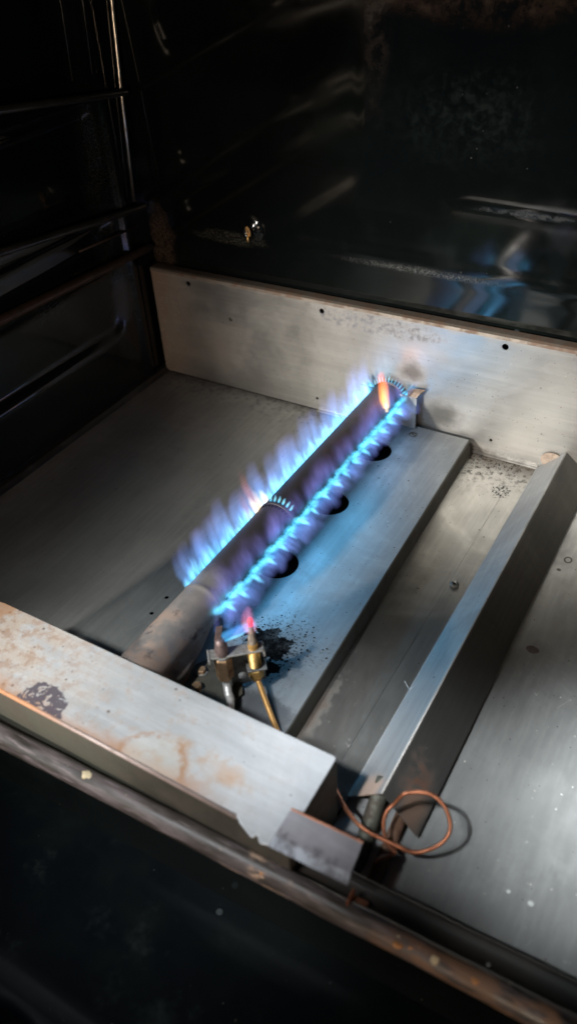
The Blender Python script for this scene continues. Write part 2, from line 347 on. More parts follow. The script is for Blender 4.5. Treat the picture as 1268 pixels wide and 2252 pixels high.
m_rim = enamel('rim_enamel', [
    (mul(bead, NS(26, 150, .36, .68)), (.12, .098, .10), .55, .85), (mul(bead, NS(55, 420, .50, .70)), (.22, .18, .18), .6, .55),
    (mul(mul(bead, NS(40, 140, .42, .58)), B((.555, -.465, .03), (.065, .03, .03), .8, 60, lo=0, hi=.5)), (.24, .125, .065), .7, .6),
    (mul(mul(bead, NS(50, 160, .52, .64)), B((.43, -.468, .03), (.03, .03, .03), .6, 50, lo=0, hi=.4)), (.50, .34, .24), .7, .8),
    (mul(bead, SP(150, .30, .10)), (.42, .32, .20), .6, .7)], col=(.034, .027, .022), rough=.36)
m_rail = enamel('rail_enamel', [(NZ(60, .45, .7), (.05, .042, .036), .6, .6)], col=(.02, .019, .017), rough=.3)
m_rail_brown = plain('browned_rail_metal', (.075, .045, .030), .45, .6, .6, 120, (.04, .03, .02), .7)
m_chrome = plain('worn_bright_metal', (.75, .68, .58), .25, 1.0, .3, 90, (.35, .20, .10), .4)
m_brass = plain('brass', (.80, .50, .17), .36, .75, .35, 300, (.22, .11, .04), .45)
m_brass_dull = plain('dull_brass', (.48, .31, .18), .42, .7, .45, 260, (.16, .09, .06), .5)
m_gold = plain('copper_gold_lead', (.90, .50, .18), .34, .7, .2, 300)
m_copper = plain('copper', (.42, .17, .095), .42, .9, .5, 160, (.20, .07, .035), .45)
m_alu = plain('aluminium_tube', (.82, .80, .77), .34, .55, .3, 250, (.30, .20, .14), .4)
m_zinc = plain('zinc_plate', (.40, .40, .39), .45, .65, .4, 240, (.15, .12, .10), .4)
m_hot = plain('heat_stained_steel', (.20, .15, .15), .42, .6, .5, 260, (.05, .035, .035), .5)
m_ceramic = plain('scaled_probe_metal', (.30, .26, .22), .6, .4, .6, 380, (.10, .07, .05), .6)
m_screw = plain('screw_metal', (.20, .195, .175), .5, .8, .5, 380, (.07, .06, .05), .5)
m_dark = plain('dark_cavity', (.014, .009, .007), .9, 0.0, .3, 100, spec=.1)  # near-black in place of the shade seen through the tray openings
m_rust = plain('rusted_sheet', (.26, .15, .10), .65, .3, .6, 160, (.12, .05, .025), .6)
m_tan = plain('burnt_tan_sheet', (.36, .28, .22), .7, .1, .4, 200, (.10, .06, .04), .4)
m_crumb = plain('charred_crumb', (.005, .005, .005), .95, 0.0, .2, 300, spec=.05)
m_ash = plain('pale_ash', (.55, .55, .52), .85, 0.0, .2, 300)
m_scratch = plain('bare_scratch', (.62, .63, .62), .4, .6, .1, 300)

# ================================================================== THE SETTING
# left wall: pressed enamel sheet with recessed panels
def left_wall():
    bm = bmesh.new(); ny, nz = 170, 150; y0, y1, z0, z1 = -.47, .030, -.03, .60; grid = []
    def h(y, z):
        v = 0
        for a, b in ((.072, .140), (.160, .190), (.212, .290), (.318, .60)):
            v += sst(z, a-.006, a+.008)*(1-sst(z, b-.006, b+.006))*(1-sst(y + .012*sst(z, a+.03, a-.005), -.052, -.034))
        v2 = (sst(y, -.030, -.026))*(1-sst(y, -.018, -.014))
        return -.007*v + .0035*v2 + .0001*mnoise.noise(Vector((y*20, z*20, 3)))
    for i in range(ny+1):
        row = []
        for j in range(nz+1):
            y = y0+(y1-y0)*i/ny; z = z0+(z1-z0)*j/nz; row.append(bm.verts.new((-.002+h(y, z), y, z)))
        grid.append(row)
    for i in range(ny):
        for j in range(nz): bm.faces.new((grid[i][j], grid[i+1][j], grid[i+1][j+1], grid[i][j+1]))
    return struct(frombm('wall_left', bm, m_enamel_l, smooth=True))
left_wall()
def back_wall():
    bm = bmesh.new(); nx, nz = 200, 160; x0, x1, z0, z1 = -.012, .70, -.03, .60; grid = []
    def h(x, z):
        zz = z - .004*math.sin(x*7) 
        v = .0006*(sst(zz, .155, .164) - sst(zz, .167, .180))*sst(x, .15, .22)
        v += .0005*sst(zz, .222, .232)*sst(x, .30, .36)
        v += .0003*sst(x, .240, .252)*(1-sst(x, .268, .280))*sst(z, .23, .30)
        d = math.hypot(x-.1281, z-.1772); v += .004*(1-sst(d, .006, .014))
        return -v + .00004*mnoise.noise(Vector((x*16, z*16, 7)))
    for i in range(nx+1):
        row = []
        for j in range(nz+1):
            x = x0+(x1-x0)*i/nx; z = z0+(z1-z0)*j/nz; row.append(bm.verts.new((x, .016+h(x, z), z)))
        grid.append(row)
    for i in range(nx):
        for j in range(nz): bm.faces.new((grid[i][j], grid[i][j+1], grid[i+1][j+1], grid[i+1][j]))
    return struct(frombm('wall_back', bm, m_enamel_b, smooth=True))
back_wall()
struct(frombm('wall_right', bm_box(.69, .70, -.47, .03, -.03, .60), m_enamel))
struct(frombm('ceiling', bm_box(-.02, .70, -.47, .03, .60, .61), m_enamel))

# floor panels
pins = [circle(.2336, -.3046, .0017, 14), circle(.2337, -.3245, .0017, 14), circle(.0714, -.067, .0012, 12)]
struct(frombm('floor', bm_box(-.02, .70, -.45, .03, -.020, -.010), m_dark))
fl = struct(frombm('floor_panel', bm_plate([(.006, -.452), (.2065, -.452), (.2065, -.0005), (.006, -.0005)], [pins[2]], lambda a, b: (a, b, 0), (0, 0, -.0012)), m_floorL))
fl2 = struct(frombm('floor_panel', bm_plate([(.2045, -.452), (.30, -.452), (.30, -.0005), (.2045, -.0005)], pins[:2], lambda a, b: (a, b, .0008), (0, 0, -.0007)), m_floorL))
struct(frombm('floor_panel', bm_plate([(.30, -.40), (.4276, -.40), (.4276, -.0005), (.30, -.0005)], [], lambda a, b: (a, b, -.0002), (0, 0, -.0010)), m_floorM))
struct(frombm('floor_panel', bm_plate([(.4280, -.452), (.4442, -.40), (.4442, -.0005), (.4280, -.0005)], [], lambda a, b: (a, b, .0005), (0, 0, -.0010)), m_floorM))
struct(frombm('floor_panel', bm_plate([(.4442, -.452), (.688, -.452), (.688, -.0005), (.4442, -.0005)], [], lambda a, b: (a, b, -.0008), (0, 0, -.0010)), m_floorR))
# upturned enamel ledge between left wall and floor panel
lg = frombm('wall_ledge', bm_prism([(-.003, .000), (-.003, .006), (.003, .005), (.006, .0015), (.0075, .0005), (.0075, -.003)], -.452, .012, 'y'), m_rail, bevel=.0006)
struct(lg)

# ================================================================== BACK PANEL
bp = thing('back_panel', 'grey steel kick panel along the bottom of the black back wall, punched with small holes', 'panel', (.3, 0, 0))
hol = [(.0527, .1152, .0026), (.2141, .1154, .0026), (.3981, .1171, .0030), (.1034, .0846, .0026), (.2058, .0142, .0016), (.396, .0175, .0016), (.52, .117, .003)]
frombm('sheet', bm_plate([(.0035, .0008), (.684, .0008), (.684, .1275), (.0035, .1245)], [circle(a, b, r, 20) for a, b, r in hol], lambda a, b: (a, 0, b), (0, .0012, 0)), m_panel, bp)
frombm('top_flange', bm_prism([(0, .1245), (.0008, .1268), (.0030, .1276), (.012, .1276), (.012, .1288), (.0026, .1288), (-.0004, .1277), (-.0012, .1250)], 0, 1, 'x'), m_flange, bp)
o = bpy.data.objects['top_flange']
for v in o.data.vertices:
    x = .0035 if v.co.x < .5 else .684
    v.co.x = x; v.co.z += -.0030*(1-x/.684)+.0002
frombm('foot_flange', bm_prism([(0, .0008), (-.004, .0006), (-.004, .0016), (-.0010, .0022), (-.0010, .0045), (0, .0045)], .2075, .444, 'x'), m_panel, bp, bevel=.0002)
frombm('bolt', lathe([(.0026, -.0015), (.0026, .0), (.0021, .0006), (.0008, .0009)], 6, (.1034, .0016, .0846), (0, -1, 0)), m_screw, bp)
for a, b, r in hol[:3]+hol[4:6]: # dark cavities behind the holes
    pass

# ================================================================== BURNER TRAY with three round openings
tr = thing('burner_tray', 'raised grey steel tray with three big round openings under the lit burner tube', 'tray', (.33, -.19, 0))
HX = .3025
trh = [circle(HX, y, .0172, 40) for y in (-.0635, -.1530, -.2425)]
frombm('top_sheet', bm_plate([(.268, -.44), (.3925, -.44), (.3905, -.372), (.3765, -.0065), (.268, -.0065)] , trh, lambda a, b: (a, b, .016), (0, 0, -.0011)), m_tray, tr)
bm = bmesh.new()
quadstrip(bm, [(.3765, -.0065, .016), (.3778, -.0066, .0152), (.3800, -.0068, .000)], [(.3925, -.44, .016), (.3938, -.44, .0152), (.3952, -.44, 0)])
o = frombm('side_flange', bm, m_tray_side, tr)
sd = o.modifiers.new('solid', 'SOLIDIFY'); sd.thickness = .0010; sd.offset = -1
frombm('end_flange', bm_box(.268, .3760, -.0066, -.0056, .0004, .0148), m_tray_side, tr)
frombm('left_flange', bm_box(.2680, .2690, -.44, -.0068, .001, .0148), m_tray_side, tr)
frombm('cavity_shade_sheet', bm_box(.2700, .3750, -.438, -.008, .0010, .0022), m_dark, tr)  # added sheet, standing in for the dark shaded hollow below the openings
def screw(name, x, y, z, r, parent, mat=None):
    o = frombm(name, lathe([(r, 0), (r*1.02, .0006), (r*.86, .0013), (r*.5, .0017), (r*.42, .0012), (r*.40, .0010)], 20, (x, y, z)), mat or m_screw, parent, smooth=True, angle=40)
    frombm('drive_recess', lathe([(r*.16, 0), (r*.16, .0003)], 8, (x, y, z+.0010)), m_crumb, o)
    return o
screw('screw', .3249, -.0218, .0161, .0040, tr)
sw = screw('screw', .4329, -.185, .0012, .0037, None); tag(sw, 'round grey screw head in the channel floor beside the ridged deflector', 'screw')

# ================================================================== BURNER TUBE
TX, TZ, TR = .2910, .0420, .0165
bt = thing('burner_tube', 'long round gas burner tube with soot-dark top and rusty bare front end', 'burner', (TX, -.2, TZ))
bm = bmesh.new(); rings = []
ys = [-.44, -.42, -.40, -.375, -.355, -.34, -.332, -.328, -.3265, -.325, -.32] + [-.32+.01*i for i in range(1, 31)] + [-.014, -.0095]
for y in ys:
    ring = []
    pinch = sst(y, -.335, -.375)
    for j in range(40):
        a = 2*math.pi*j/40; r = TR
        if -.3275 < y < -.3255: r = TR*1.035
        if y < -.333: r = TR*(1.0+.03*pinch)
        px = r*math.cos(a); pz = r*math.sin(a)
        if pinch > 0:   # the front end is crimped along its lower right side
            g = math.exp(-((a-R(325))/.22)**2); px += pinch*g*.008; pz -= pinch*g*.005
            g2 = math.exp(-((a-R(350))/.20)**2); px -= pinch*g2*.003
        ring.append(bm.verts.new((TX+px, y, TZ+pz)))
    rings.append(ring)
for A, B_ in zip(rings, rings[1:]):
    for j in range(40): bm.faces.new((A[j], A[(j+1) % 40], B_[(j+1) % 40], B_[j]))
frombm('tube_body', bm, m_tube, bt, smooth=True)
# domed end cap with rolled edge
prof = [(TR*1.0, 0), (TR*1.05, .0006), (TR*1.05, .0022), (TR*.98, .0032), (TR*.7, .0040), (.0005, .0046)]
frombm('end_cap', lathe(prof, 40, (TX, -.0098, TZ), (0, 1, 0)), m_tube, bt, smooth=True, angle=50)
# the seam collar half way
frombm('collar', lathe([(TR*1.0, -.0012), (TR*1.03, -.0008), (TR*1.03, .0008), (TR*1.0, .0012)], 48, (TX, -.2205, TZ), (0, 1, 0)), m_tube, bt, smooth=True)
# burner ports: rows of short dark slits, many small ones -> joined
bm = bmesh.new()
def add_slit(bm, y, ang, ly, lt):
    c = Vector((TX+TR*1.002*math.cos(ang), y, TZ+TR*1.002*math.sin(ang))); nrm = Vector((math.cos(ang), 0, math.sin(ang))); tg = Vector((-math.sin(ang), 0, math.cos(ang))); ya = Vector((0, 1, 0))
    vs = [bm.verts.new(c + ya*sy*ly + tg*st*lt + nrm*q*.0003) for q in (-1, 1) for sy, st in ((-1, -1), (1, -1), (1, 1), (-1, 1))]
    for f in ((0, 1, 2, 3), (7, 6, 5, 4), (0, 4, 5, 1), (1, 5, 6, 2), (2, 6, 7, 3), (3, 7, 4, 0)): bm.faces.new([vs[i] for i in f])
for k in range(74):
    y = -.318 + k*.0042
    add_slit(bm, y, R(172), .0012, .0007); add_slit(bm, y, R(14), .0012, .0007)
for k in range(11): add_slit(bm, -.2245, R(40+k*11), .0005, .0009)
stuff(frombm('port_slits', bm, m_crumb, bt))

# support bracket at the far end
sb = thing('burner_bracket', 'upright grey steel bracket holding the far end of the burner tube', 'bracket', (.30, -.013, .016))
frombm('bracket_plate', bm_plate([(.262, .0165), (.3228, .0165), (.3228, .0500), (.3216, .0515), (.262, .0515)], [], lambda a, b: (a, -.0120, b), (0, .0012, 0)), m_zinc if False else m_tray, sb)
bm = bmesh.new()
quadstrip(bm, [(.3125, -.0118, .0515), (.3125, -.0100, .0555), (.3140, -.0055, .0570)], [(.3226, -.0118, .0515), (.3250, -.0105, .0560), (.3285, -.0060, .0590)])
o = frombm('top_ear', bm, m_tan, sb); sd = o.modifiers.new('solid', 'SOLIDIFY'); sd.thickness = .001

# ================================================================== RIDGED DEFLECTOR (inverted V)
tn = thing('heat_deflector', 'long inverted-V steel ridge right of the burner, rusty at its near end', 'deflector', (.468, -.2, 0))
bm = bmesh.new()
def vprof(y, k=1.0): return [(.4436, y, .0008), (.4448, y, .0012), (.4660, y-.0015*k, .0236), (.4672, y-.0015*k, .0243)]
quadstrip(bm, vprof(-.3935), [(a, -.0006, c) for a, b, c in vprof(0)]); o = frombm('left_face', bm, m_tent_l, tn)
sd = o.modifiers.new('solid', 'SOLIDIFY'); sd.thickness = .0009; sd.offset = -1
bm = bmesh.new()
rp = [(.4672, -.3950, .0243), (.4684, -.3950, .0236), (.4925, -.3990, .0030)]
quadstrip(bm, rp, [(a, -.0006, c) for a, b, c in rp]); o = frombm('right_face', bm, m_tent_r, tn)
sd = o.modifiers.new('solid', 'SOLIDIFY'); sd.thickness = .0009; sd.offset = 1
frombm('ridge_bead', sweep([(.4670, -.3950, .0243), (.4670, -.0006, .0243)], .0009, 10), m_tent_l, tn, smooth=True)
tb = frombm('rear_tab', bm_plate(circle(.4560, .0135, .0105, 24, ry=.0085), [], lambda a, b: (a, -.0024, b), (0, .0012, 0)), m_tan, tn)
# pale strut seen under the near end
frombm('support_strut', sweep(smoothpath([(.4625, -.380, .016), (.4640, -.398, .010), (.4665, -.418, .002), (.468, -.432, -.004)], 5), .0052, 16), plain('oily_strut_metal', (.12, .12, .095), .55, .4, .6, 120, (.05, .03, .02), .7), tn, smooth=True)
frombm('rusty_rail', sweep([(.4790, -.384, .006), (.4815, -.436, .001)], .0042, 12), m_rust, tn, smooth=True)
# scratches lie across it
def scratch(pts, r=.00034): return frombm('scratch', sweep(pts, r, 5), m_scratch, tn)
scratch([(.4375, -.2930, .0011), (.4437, -.2985, .0012)]); scratch([(.4440, -.2988, .0014), (.4668, -.2700, .0244)]); scratch([(.4676, -.2692, .0244), (.4928, -.2870, .0034)], .00022)
scratch([(.4545, -.3520, .0120), (.4668, -.3340, .0246)], .00022); scratch([(.4677, -.3340, .0244), (.4800, -.3440, .0138)], .0002)

# ================================================================== FRONT COVER BOX
fb = thing('front_cover', 'stained light-grey steel cover box at the front edge, over the near end of the burner', 'cover', (.31, -.44, .02))
BT = .065
outl = [(.1790, -.4662), (.1770, -.4640), (.1765, -.4600), (.1765, -.4130), (.1785, -.4098), (.182, -.4093), (.4440, -.4090), (.4450, -.4105), (.4452, -.4560), (.4380, -.4725), (.4340, -.4735), (.4322, -.4728), (.4308, -.4706), (.4296, -.4706), (.4290, -.4728), (.4272, -.4728), (.4180, -.4690), (.4150, -.4668), (.40, -.4664)]
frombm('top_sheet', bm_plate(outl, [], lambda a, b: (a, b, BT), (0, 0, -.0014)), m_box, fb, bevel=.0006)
# rolled front edge
frombm('rolled_edge', sweep([(.179, -.4655, BT-.0016), (.30, -.4657, BT-.0016), (.4145, -.4662, BT-.0016)], .0017, 12), steel('heat_tinted_edge', (.36, .29, .27), .45, .5, specks=.05, layers=[(xfade(.31, .25, 60, .03), (.52, .24, .11), .5, .85), (NZ(90, .5, .65), (.20, .13, .11), .7, .6)]), fb, smooth=True)
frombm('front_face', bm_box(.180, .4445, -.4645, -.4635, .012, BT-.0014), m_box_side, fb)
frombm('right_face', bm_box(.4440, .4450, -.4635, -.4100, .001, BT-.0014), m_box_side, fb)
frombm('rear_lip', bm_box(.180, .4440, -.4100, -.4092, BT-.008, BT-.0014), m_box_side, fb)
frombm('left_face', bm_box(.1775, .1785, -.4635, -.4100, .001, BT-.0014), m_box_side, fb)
# leaning tab plate in front of the right corner
TABQ = [(.4410, -.4532, .0725), (.4824, -.4523, .0735), (.4838, -.4723, .0682), (.4391, -.4733, .0672)]
tbp = thing('tab_plate', 'small leaning grey tab plate with a copper-brown top edge, at the cover box right corner', 'bracket', (.458, -.4575, .04))
TL, TRc, BR, BL_ = [Vector(p) for p in TABQ]
ML = TL.lerp(BL_, .74); MR = TRc.lerp(BR, .76); BL2 = BL_ + Vector((0, 0, -.0012)); BR2 = BR + Vector((0, 0, -.0012))
bm = bmesh.new(); quadstrip(bm, [TL, ML, BL2], [TRc, MR, BR2])
o = frombm('plate', bm, m_tab, tbp); sd = o.modifiers.new('solid', 'SOLIDIFY'); sd.thickness = .0013; sd.offset = 0
frombm('rusted_edge', sweep([TL+Vector((0, .0003, .0002)), TRc+Vector((0, .0003, .0002))], .0008, 8), plain('rust_copper_edge', (.42, .17, .09), .5, .4, .5, 120, (.25, .12, .08), .5), tbp)
frombm('end_hook', bm_prism([(.4800, .0275), (.4895, .0275), (.4895, .0288), (.4812, .0288), (.4812, .036), (.4800, .036)], -.4665, -.4585, 'y'), m_copper, tbp, bevel=.0003)

# ================================================================== FRONT RIM
def bm_rim():
    prof = [(-.4455, -.006), (-.4455, .0232), (-.4468, .0242), (-.4485, .0241), (-.4510, .0230), (-.4560, .0222), (-.4610, .0222), (-.4628, .0240)]
    for a in range(120, -60, -14): prof.append((-.4672-.0078*math.cos(R(a)), .0228+.0082*math.sin(R(a))))
    prof += [(-.4660, .0175), (-.4630, .0175)]
    bm = bmesh.new(); nx = 90; rows = []
    for i in range(nx+1):
        x = -.10 + .85*i/nx; dy = .030*(x-.45); row = []
        for (y, z) in prof:
            w_ = .0004*mnoise.noise(Vector((x*30, y*60, z*60))) ; row.append(bm.verts.new((x, y + dy - .004*((x-.42)/.3)**2*0 + w_, z + w_)))
        rows.append(row)
    for A, B_ in zip(rows, rows[1:]):
        for j in range(len(prof)-1): bm.faces.new((A[j], A[j+1], B_[j+1], B_[j]))
    return bm
rim = thing('front_sill', 'rounded brown-black enamel sill along the front of the oven floor, blistered with rust', 'sill', (.42, -.46, .02))
frombm('rolled_lip', bm_rim(), m_rim, rim, smooth=True)
bm = bmesh.new()
quadstrip(bm, [(-.10, -.4800, .0172), (-.10, -.4740, -.02), (-.10, -.4720, -.09)], [(.75, -.4545, .0172), (.75, -.4485, -.02), (.75, -.4465, -.09)])
o = frombm('apron', bm, m_enamel, rim); sd = o.modifiers.new('solid', 'SOLIDIFY'); sd.thickness = .0012
frombm('rivet', lathe([(.0030, 0), (.0030, .0010), (.0018, .0020), (.0004, .0023)], 16, (.5545, -.4545, .0200)), m_alu, rim, smooth=True)
m_blis = plain('cream_blister', (.62, .52, .34), .45, 0.0, .3, 300); m_blis2 = plain('orange_blister', (.60, .28, .10), .5, 0.0, .4, 300)
rb = random.Random(5)
bl = [(.3040, .0030), (.3066, .0022), (.2900, .0014), (.335, .0009)] + [(rb.gauss(.530, .016), rb.uniform(.0009, .0028)) for _ in range(12)] + [(.431, .0013)]
for n_, (x, r) in enumerate(bl):
    oy = 0 if n_ < 4 else rb.uniform(-.0035, .0030)
    bmx = lathe([(r, -.0008), (r*.85, r*.10), (r*.5, r*.18), (r*.05, r*.20)], 14, (x, -.4682 + .030*(x-.45) + oy, .0306 - abs(oy)*.45))
    for v in bmx.verts: v.co += Vector((mnoise.noise(v.co*400), mnoise.noise(v.co*400+Vector((9, 0, 0))), 0))*r*.35
    frombm('rust_blister', bmx, m_blis if n_ < 4 or rb.random() < .35 else m_blis2, rim, smooth=True)

# ================================================================== OPEN DOOR
dr = thing('oven_door', 'black enamelled inner face of the oven door, hanging open below the sill', 'door', (.3, -.8, -.08))
bm = bmesh.new(); nx, ny = 140, 110; grid = []
def dh(x, y):
    v = -.012*sst(y, -.560, -.575)*(sst(x, .10, .12))*(1-sst(x, .60, .62))
    v += .010*(sst(x, .290, .300)-sst(x, .318, .328))*sst(y, -.57, -.60)
    v += .010*(sst(x, .44, .45)-sst(x, .468, .478))*sst(y, -.58, -.61)
    return v + .0008*mnoise.noise(Vector((x*14, y*14, 0)))
for i in range(nx+1):
    row = []
    for j in range(ny+1):
        x = -.15+1.0*i/nx; y = -1.05+.63*j/ny; row.append(bm.verts.new((x, y, -.075+dh(x, y))))
    grid.append(row)
for i in range(nx):
    for j in range(ny): bm.faces.new((grid[i][j], grid[i+1][j], grid[i+1][j+1], grid[i][j+1]))
frombm('liner', bm, m_door, dr, smooth=True)

# ================================================================== RACK RAILS on the left wall
def rail(p0, p1, r, mat, label, grp='rack rails on the left wall'):
    p0 = Vector(p0); p1 = Vector(p1); d = (p0-p1); p0 = p1 + d*(.44/max(.05, abs(d.y)))*.98
    o = frombm('rack_rail', sweep([p0, p1 + d*.02, p1], [r, r, r*.7], 12), mat, smooth=True)
    return tag(o, label, 'rail', grp)
rail((.004, -.146, .3135), (.004, .008, .2955), .0034, m_rail, 'topmost thin black rack rail, crossing the pale corner strip near the top')
rail((.004, -.185, .2090), (.004, .008, .1885), .0036, m_rail, 'middle rack rail, black with a grey highlight, reaching the back corner')
rail((.003, -.2053, .1545), (.003, .006, .1462), .0046, m_rail_brown, 'lowest rack rail, browned metal, just above the steel back panel')
o = frombm('rack_rail', sweep([(.0015, -.095, .1765), (.0015, -.006, .1720)], .0012, 8), m_rail_brown, smooth=True); tag(o, 'short thin brown wire between the middle and lowest rack rails', 'wire', 'rack rails on the left wall')
# bright strip up the corner
cs = frombm('corner_strip', sweep([(.0010, -.0055, .1965), (.0008, .0030, .30), (.0004, .0115, .380), (0, .014, .60)], .0016, 10), m_chrome, smooth=True)
tag(cs, 'thin bright vertical metal strip up the back left corner', 'trim strip')
for k, (ya, yb, za, zb) in enumerate(((-.0585, -.0545, .318, .60), (-.0320, -.0275, .318, .60), (-.0262, -.0190, .318, .60))):
    o = frombm('trim_edge', sweep([(.0008, ya, za), (.0008, yb, zb*.62+.0), (.0008, yb+.004, .60)], .0006, 6), m_rail, smooth=True)
    tag(o, ['fine raised edge line on the left wall, farthest left of the three', 'fine raised edge line on the left wall, middle of the three', 'fine raised edge line on the left wall, nearest the bright corner strip'][k], 'trim edge', 'fine raised edges on the left wall')

# brass eye on the back wall
eye = thing('brass_eyelet', 'small brass eyelet fixed on the black back wall', 'eyelet', (.1281, .010, .1772))
frombm('backing_disc', lathe([(.0075, 0), (.0072, .0010), (.0055, .0016), (.0050, .0008)], 24, (.1281, .0125, .1772), (0, -1, 0)), m_enamel, eye, smooth=True)
ringp = [(.1285+.0028*math.cos(a)*.55, .0095-.0015*math.sin(a), .1785+.0048*math.sin(a)) for a in [2*math.pi*i/20 for i in range(20)]]
frombm('eye_ring', sweep(ringp, .0010, 8, closed=True), m_gold, eye, smooth=True)
frombm('eye_stem', sweep([(.1278, .0095, .1740), (.1276, .0090, .1700), (.1272, .0095, .1675)], [.0012, .0010, .0006], 8), m_brass, eye, smooth=True)

# ================================================================== PILOT ASSEMBLY
ax_x = Vector((.0275, .0237, 0)).normalized(); ax_n = Vector((ax_x.y, -ax_x.x, 0))     # along / toward the camera
PZ = .058
def loc(a, n, z): return Vector((.3470, -.3645, 0)) + ax_x*a + ax_n*n + Vector((0, 0, z))
def lbox(a0, a1, n0, n1, z0, z1):
    bm = bmesh.new(); vs = [bm.verts.new(loc(a, n, z)) for z in (z0, z1) for a, n in ((a0, n0), (a1, n0), (a1, n1), (a0, n1))]
    for f in ((0, 1, 2, 3), (7, 6, 5, 4), (0, 4, 5, 1), (1, 5, 6, 2), (2, 6, 7, 3), (3, 7, 4, 0)): bm.faces.new([vs[i] for i in f])
    return bm
pb = thing('pilot_bracket', 'grey zinc plate bracket that carries the pilot burner and the thermocouple', 'bracket', loc(0, 0, .016))
frombm('cross_plate', lbox(-.0180, .0178, -.0045, .0040, PZ-.0016, PZ), m_zinc, pb, bevel=.0004)
frombm('cross_plate_ear', lbox(-.0195, -.0180, -.0045, .0058, PZ-.0050, PZ+.0004), m_zinc, pb, bevel=.0004)
frombm('drop_plate', lbox(-.0060, .0178, -.0060, -.0046, .018, PZ-.0016), m_zinc, pb, bevel=.0003)
frombm('edge_lip', lbox(.0170, .0184, -.0046, .0040, PZ-.0065, PZ-.0016), m_zinc, pb, bevel=.0003)
frombm('base_plate', bm_plate([(.302, -.402), (.345, -.392), (.350, -.368), (.338, -.350), (.312, -.352), (.300, -.372)], [], lambda a, b: (a, b, .0185), (0, 0, -.0012)), plain('oily_zinc_plate', (.17, .155, .12), .45, .7, .5, 150, (.06, .04, .03), .6), pb, bevel=.0003)
def hexbolt(x, y, z, r, mat, parent, h=.0030):
    o = frombm('hex_bolt', lathe([(r, 0), (r, h*.8), (r*.85, h)], 6, (x, y, z)), mat, parent, bevel=.0002)
    frombm('washer', lathe([(r*1.25, 0), (r*1.25, .0005)], 20, (x, y, z-.0004)), m_zinc, o)
hexbolt(.3140, -.3655, .0189, .0034, m_brass_dull, pb); hexbolt(.3200, -.3795, .0189, .0036, m_brass_dull, pb, .0045)
frombm('flange_bolt', lathe([(.0028, 0), (.0028, .001), (.0016, .002)], 14, loc(.0015, .0062, .040), tuple(ax_n)), m_zinc, pb, smooth=True, angle=40)
# rusty burner shoe under the tube
sh = thing('burner_shoe', 'rusty orange-brown folded steel shoe under the near end of the burner tube', 'bracket', (.305, -.38, .017))
frombm('shoe_plate', bm_box(.288, .311, -.402, -.366, .0165, .0178), m_rust, sh, bevel=.0003)
frombm('shoe_cheek', bm_box(.3080, .3095, -.402, -.372, .0178, .0330), m_rust, sh, bevel=.0003)
frombm('shoe_front', bm_box(.330, .3455, -.395, -.3935, .0178, .030), m_rust, sh, bevel=.0003)

pi_ = thing('pilot_burner', 'pilot burner with brass hex nut, dark nozzle and bent hood, left of the thermocouple', 'pilot burner', loc(-.0098, 0, .03))
c = loc(-.0098, 0, 0)
frombm('pilot_nozzle', lathe([(.0047, PZ), (.0046, PZ+.004), (.0040, PZ+.009), (.0033, PZ+.0125), (.0022, PZ+.0135)], 20, c), m_hot, pi_, smooth=True, angle=50)
hd = frombm('hood', lbox(-.0135, -.0095, -.0005, .0005, 0, .0135), m_hot, pi_, bevel=.0002)
for v in hd.data.vertices:
    t = v.co.z/.0135; v.co += Vector((.0022, .0015, 0))*t + Vector((0, 0, PZ+.0120))
frombm('hex_nut', lathe([(.0050, PZ-.0245), (.0061, PZ-.0232), (.0061, PZ-.0040), (.0052, PZ-.0026)], 6, c), m_brass_dull, pi_, bevel=.0003)
frombm('collar', lathe([(.0052, PZ-.0026), (.0052, PZ-.0014)], 20, c), m_zinc, pi_)
frombm('gas_pipe', sweep(smoothpath([c+Vector((0, 0, .0350)), c+Vector((.0010, -.0010, .0285)), c+Vector((.0045, -.0050, .0245)), c+Vector((.0110, -.0125, .0230)), c+Vector((.030, -.050, .0220))], 7), .0029, 18), m_alu, pi_, smooth=True)
tc = thing('thermocouple', 'brass thermocouple with glowing red tip in the pilot flame and copper lead', 'thermocouple', loc(.0110, 0, .04))
c = loc(.0110, 0, 0)
tipm = MB('glowing_probe_tip'); tipm.bsdf((.2, .05, .04), .6, 0); b_ = tipm.nt.nodes['Principled BSDF']; b_.inputs['Emission Color'].default_value = (1.0, .07, .16, 1); b_.inputs['Emission Strength'].default_value = 1.2
c0 = c
cb = lambda h, k=.16: c0 + Vector((-.0016*k*0, 0, h))
frombm('probe', lathe([(.0026, PZ), (.0026, PZ+.0045), (.0029, PZ+.0046), (.0029, PZ+.0100), (.0022, PZ+.0120), (.0019, PZ+.0190), (.0018, PZ+.0215)], 20, c), m_ceramic, tc, smooth=True, angle=50)
frombm('probe_tip', lathe([(.0018, PZ+.0215), (.0018, PZ+.0260), (.0012, PZ+.0276), (.0004, PZ+.0282)], 16, c), tipm.m, tc, smooth=True)
frombm('probe_clip', lathe([(.0034, PZ), (.0034, PZ+.0050)], 18, c), m_brass, tc)
prof = []
z = PZ-.0175
while z < PZ-.0020: prof += [(.0036, z), (.0042, z+.0005), (.0036, z+.0010)]; z += .0011
frombm('threaded_sleeve', lathe(prof, 22, c), m_brass, tc)
frombm('clamp_plate', lbox(.0050, .0185, -.0050, .0042, .0380, .0396), m_zinc, tc, bevel=.0004)
frombm('hex_nut', lathe([(.0046, .0290), (.0054, .0298), (.0054, .0370), (.0048, .0378)], 6, c), m_brass, tc, bevel=.0003)
frombm('ferrule', lathe([(.0024, .0252), (.0034, .0262), (.0040, .0290)], 18, c), m_brass, tc, smooth=True, angle=40)
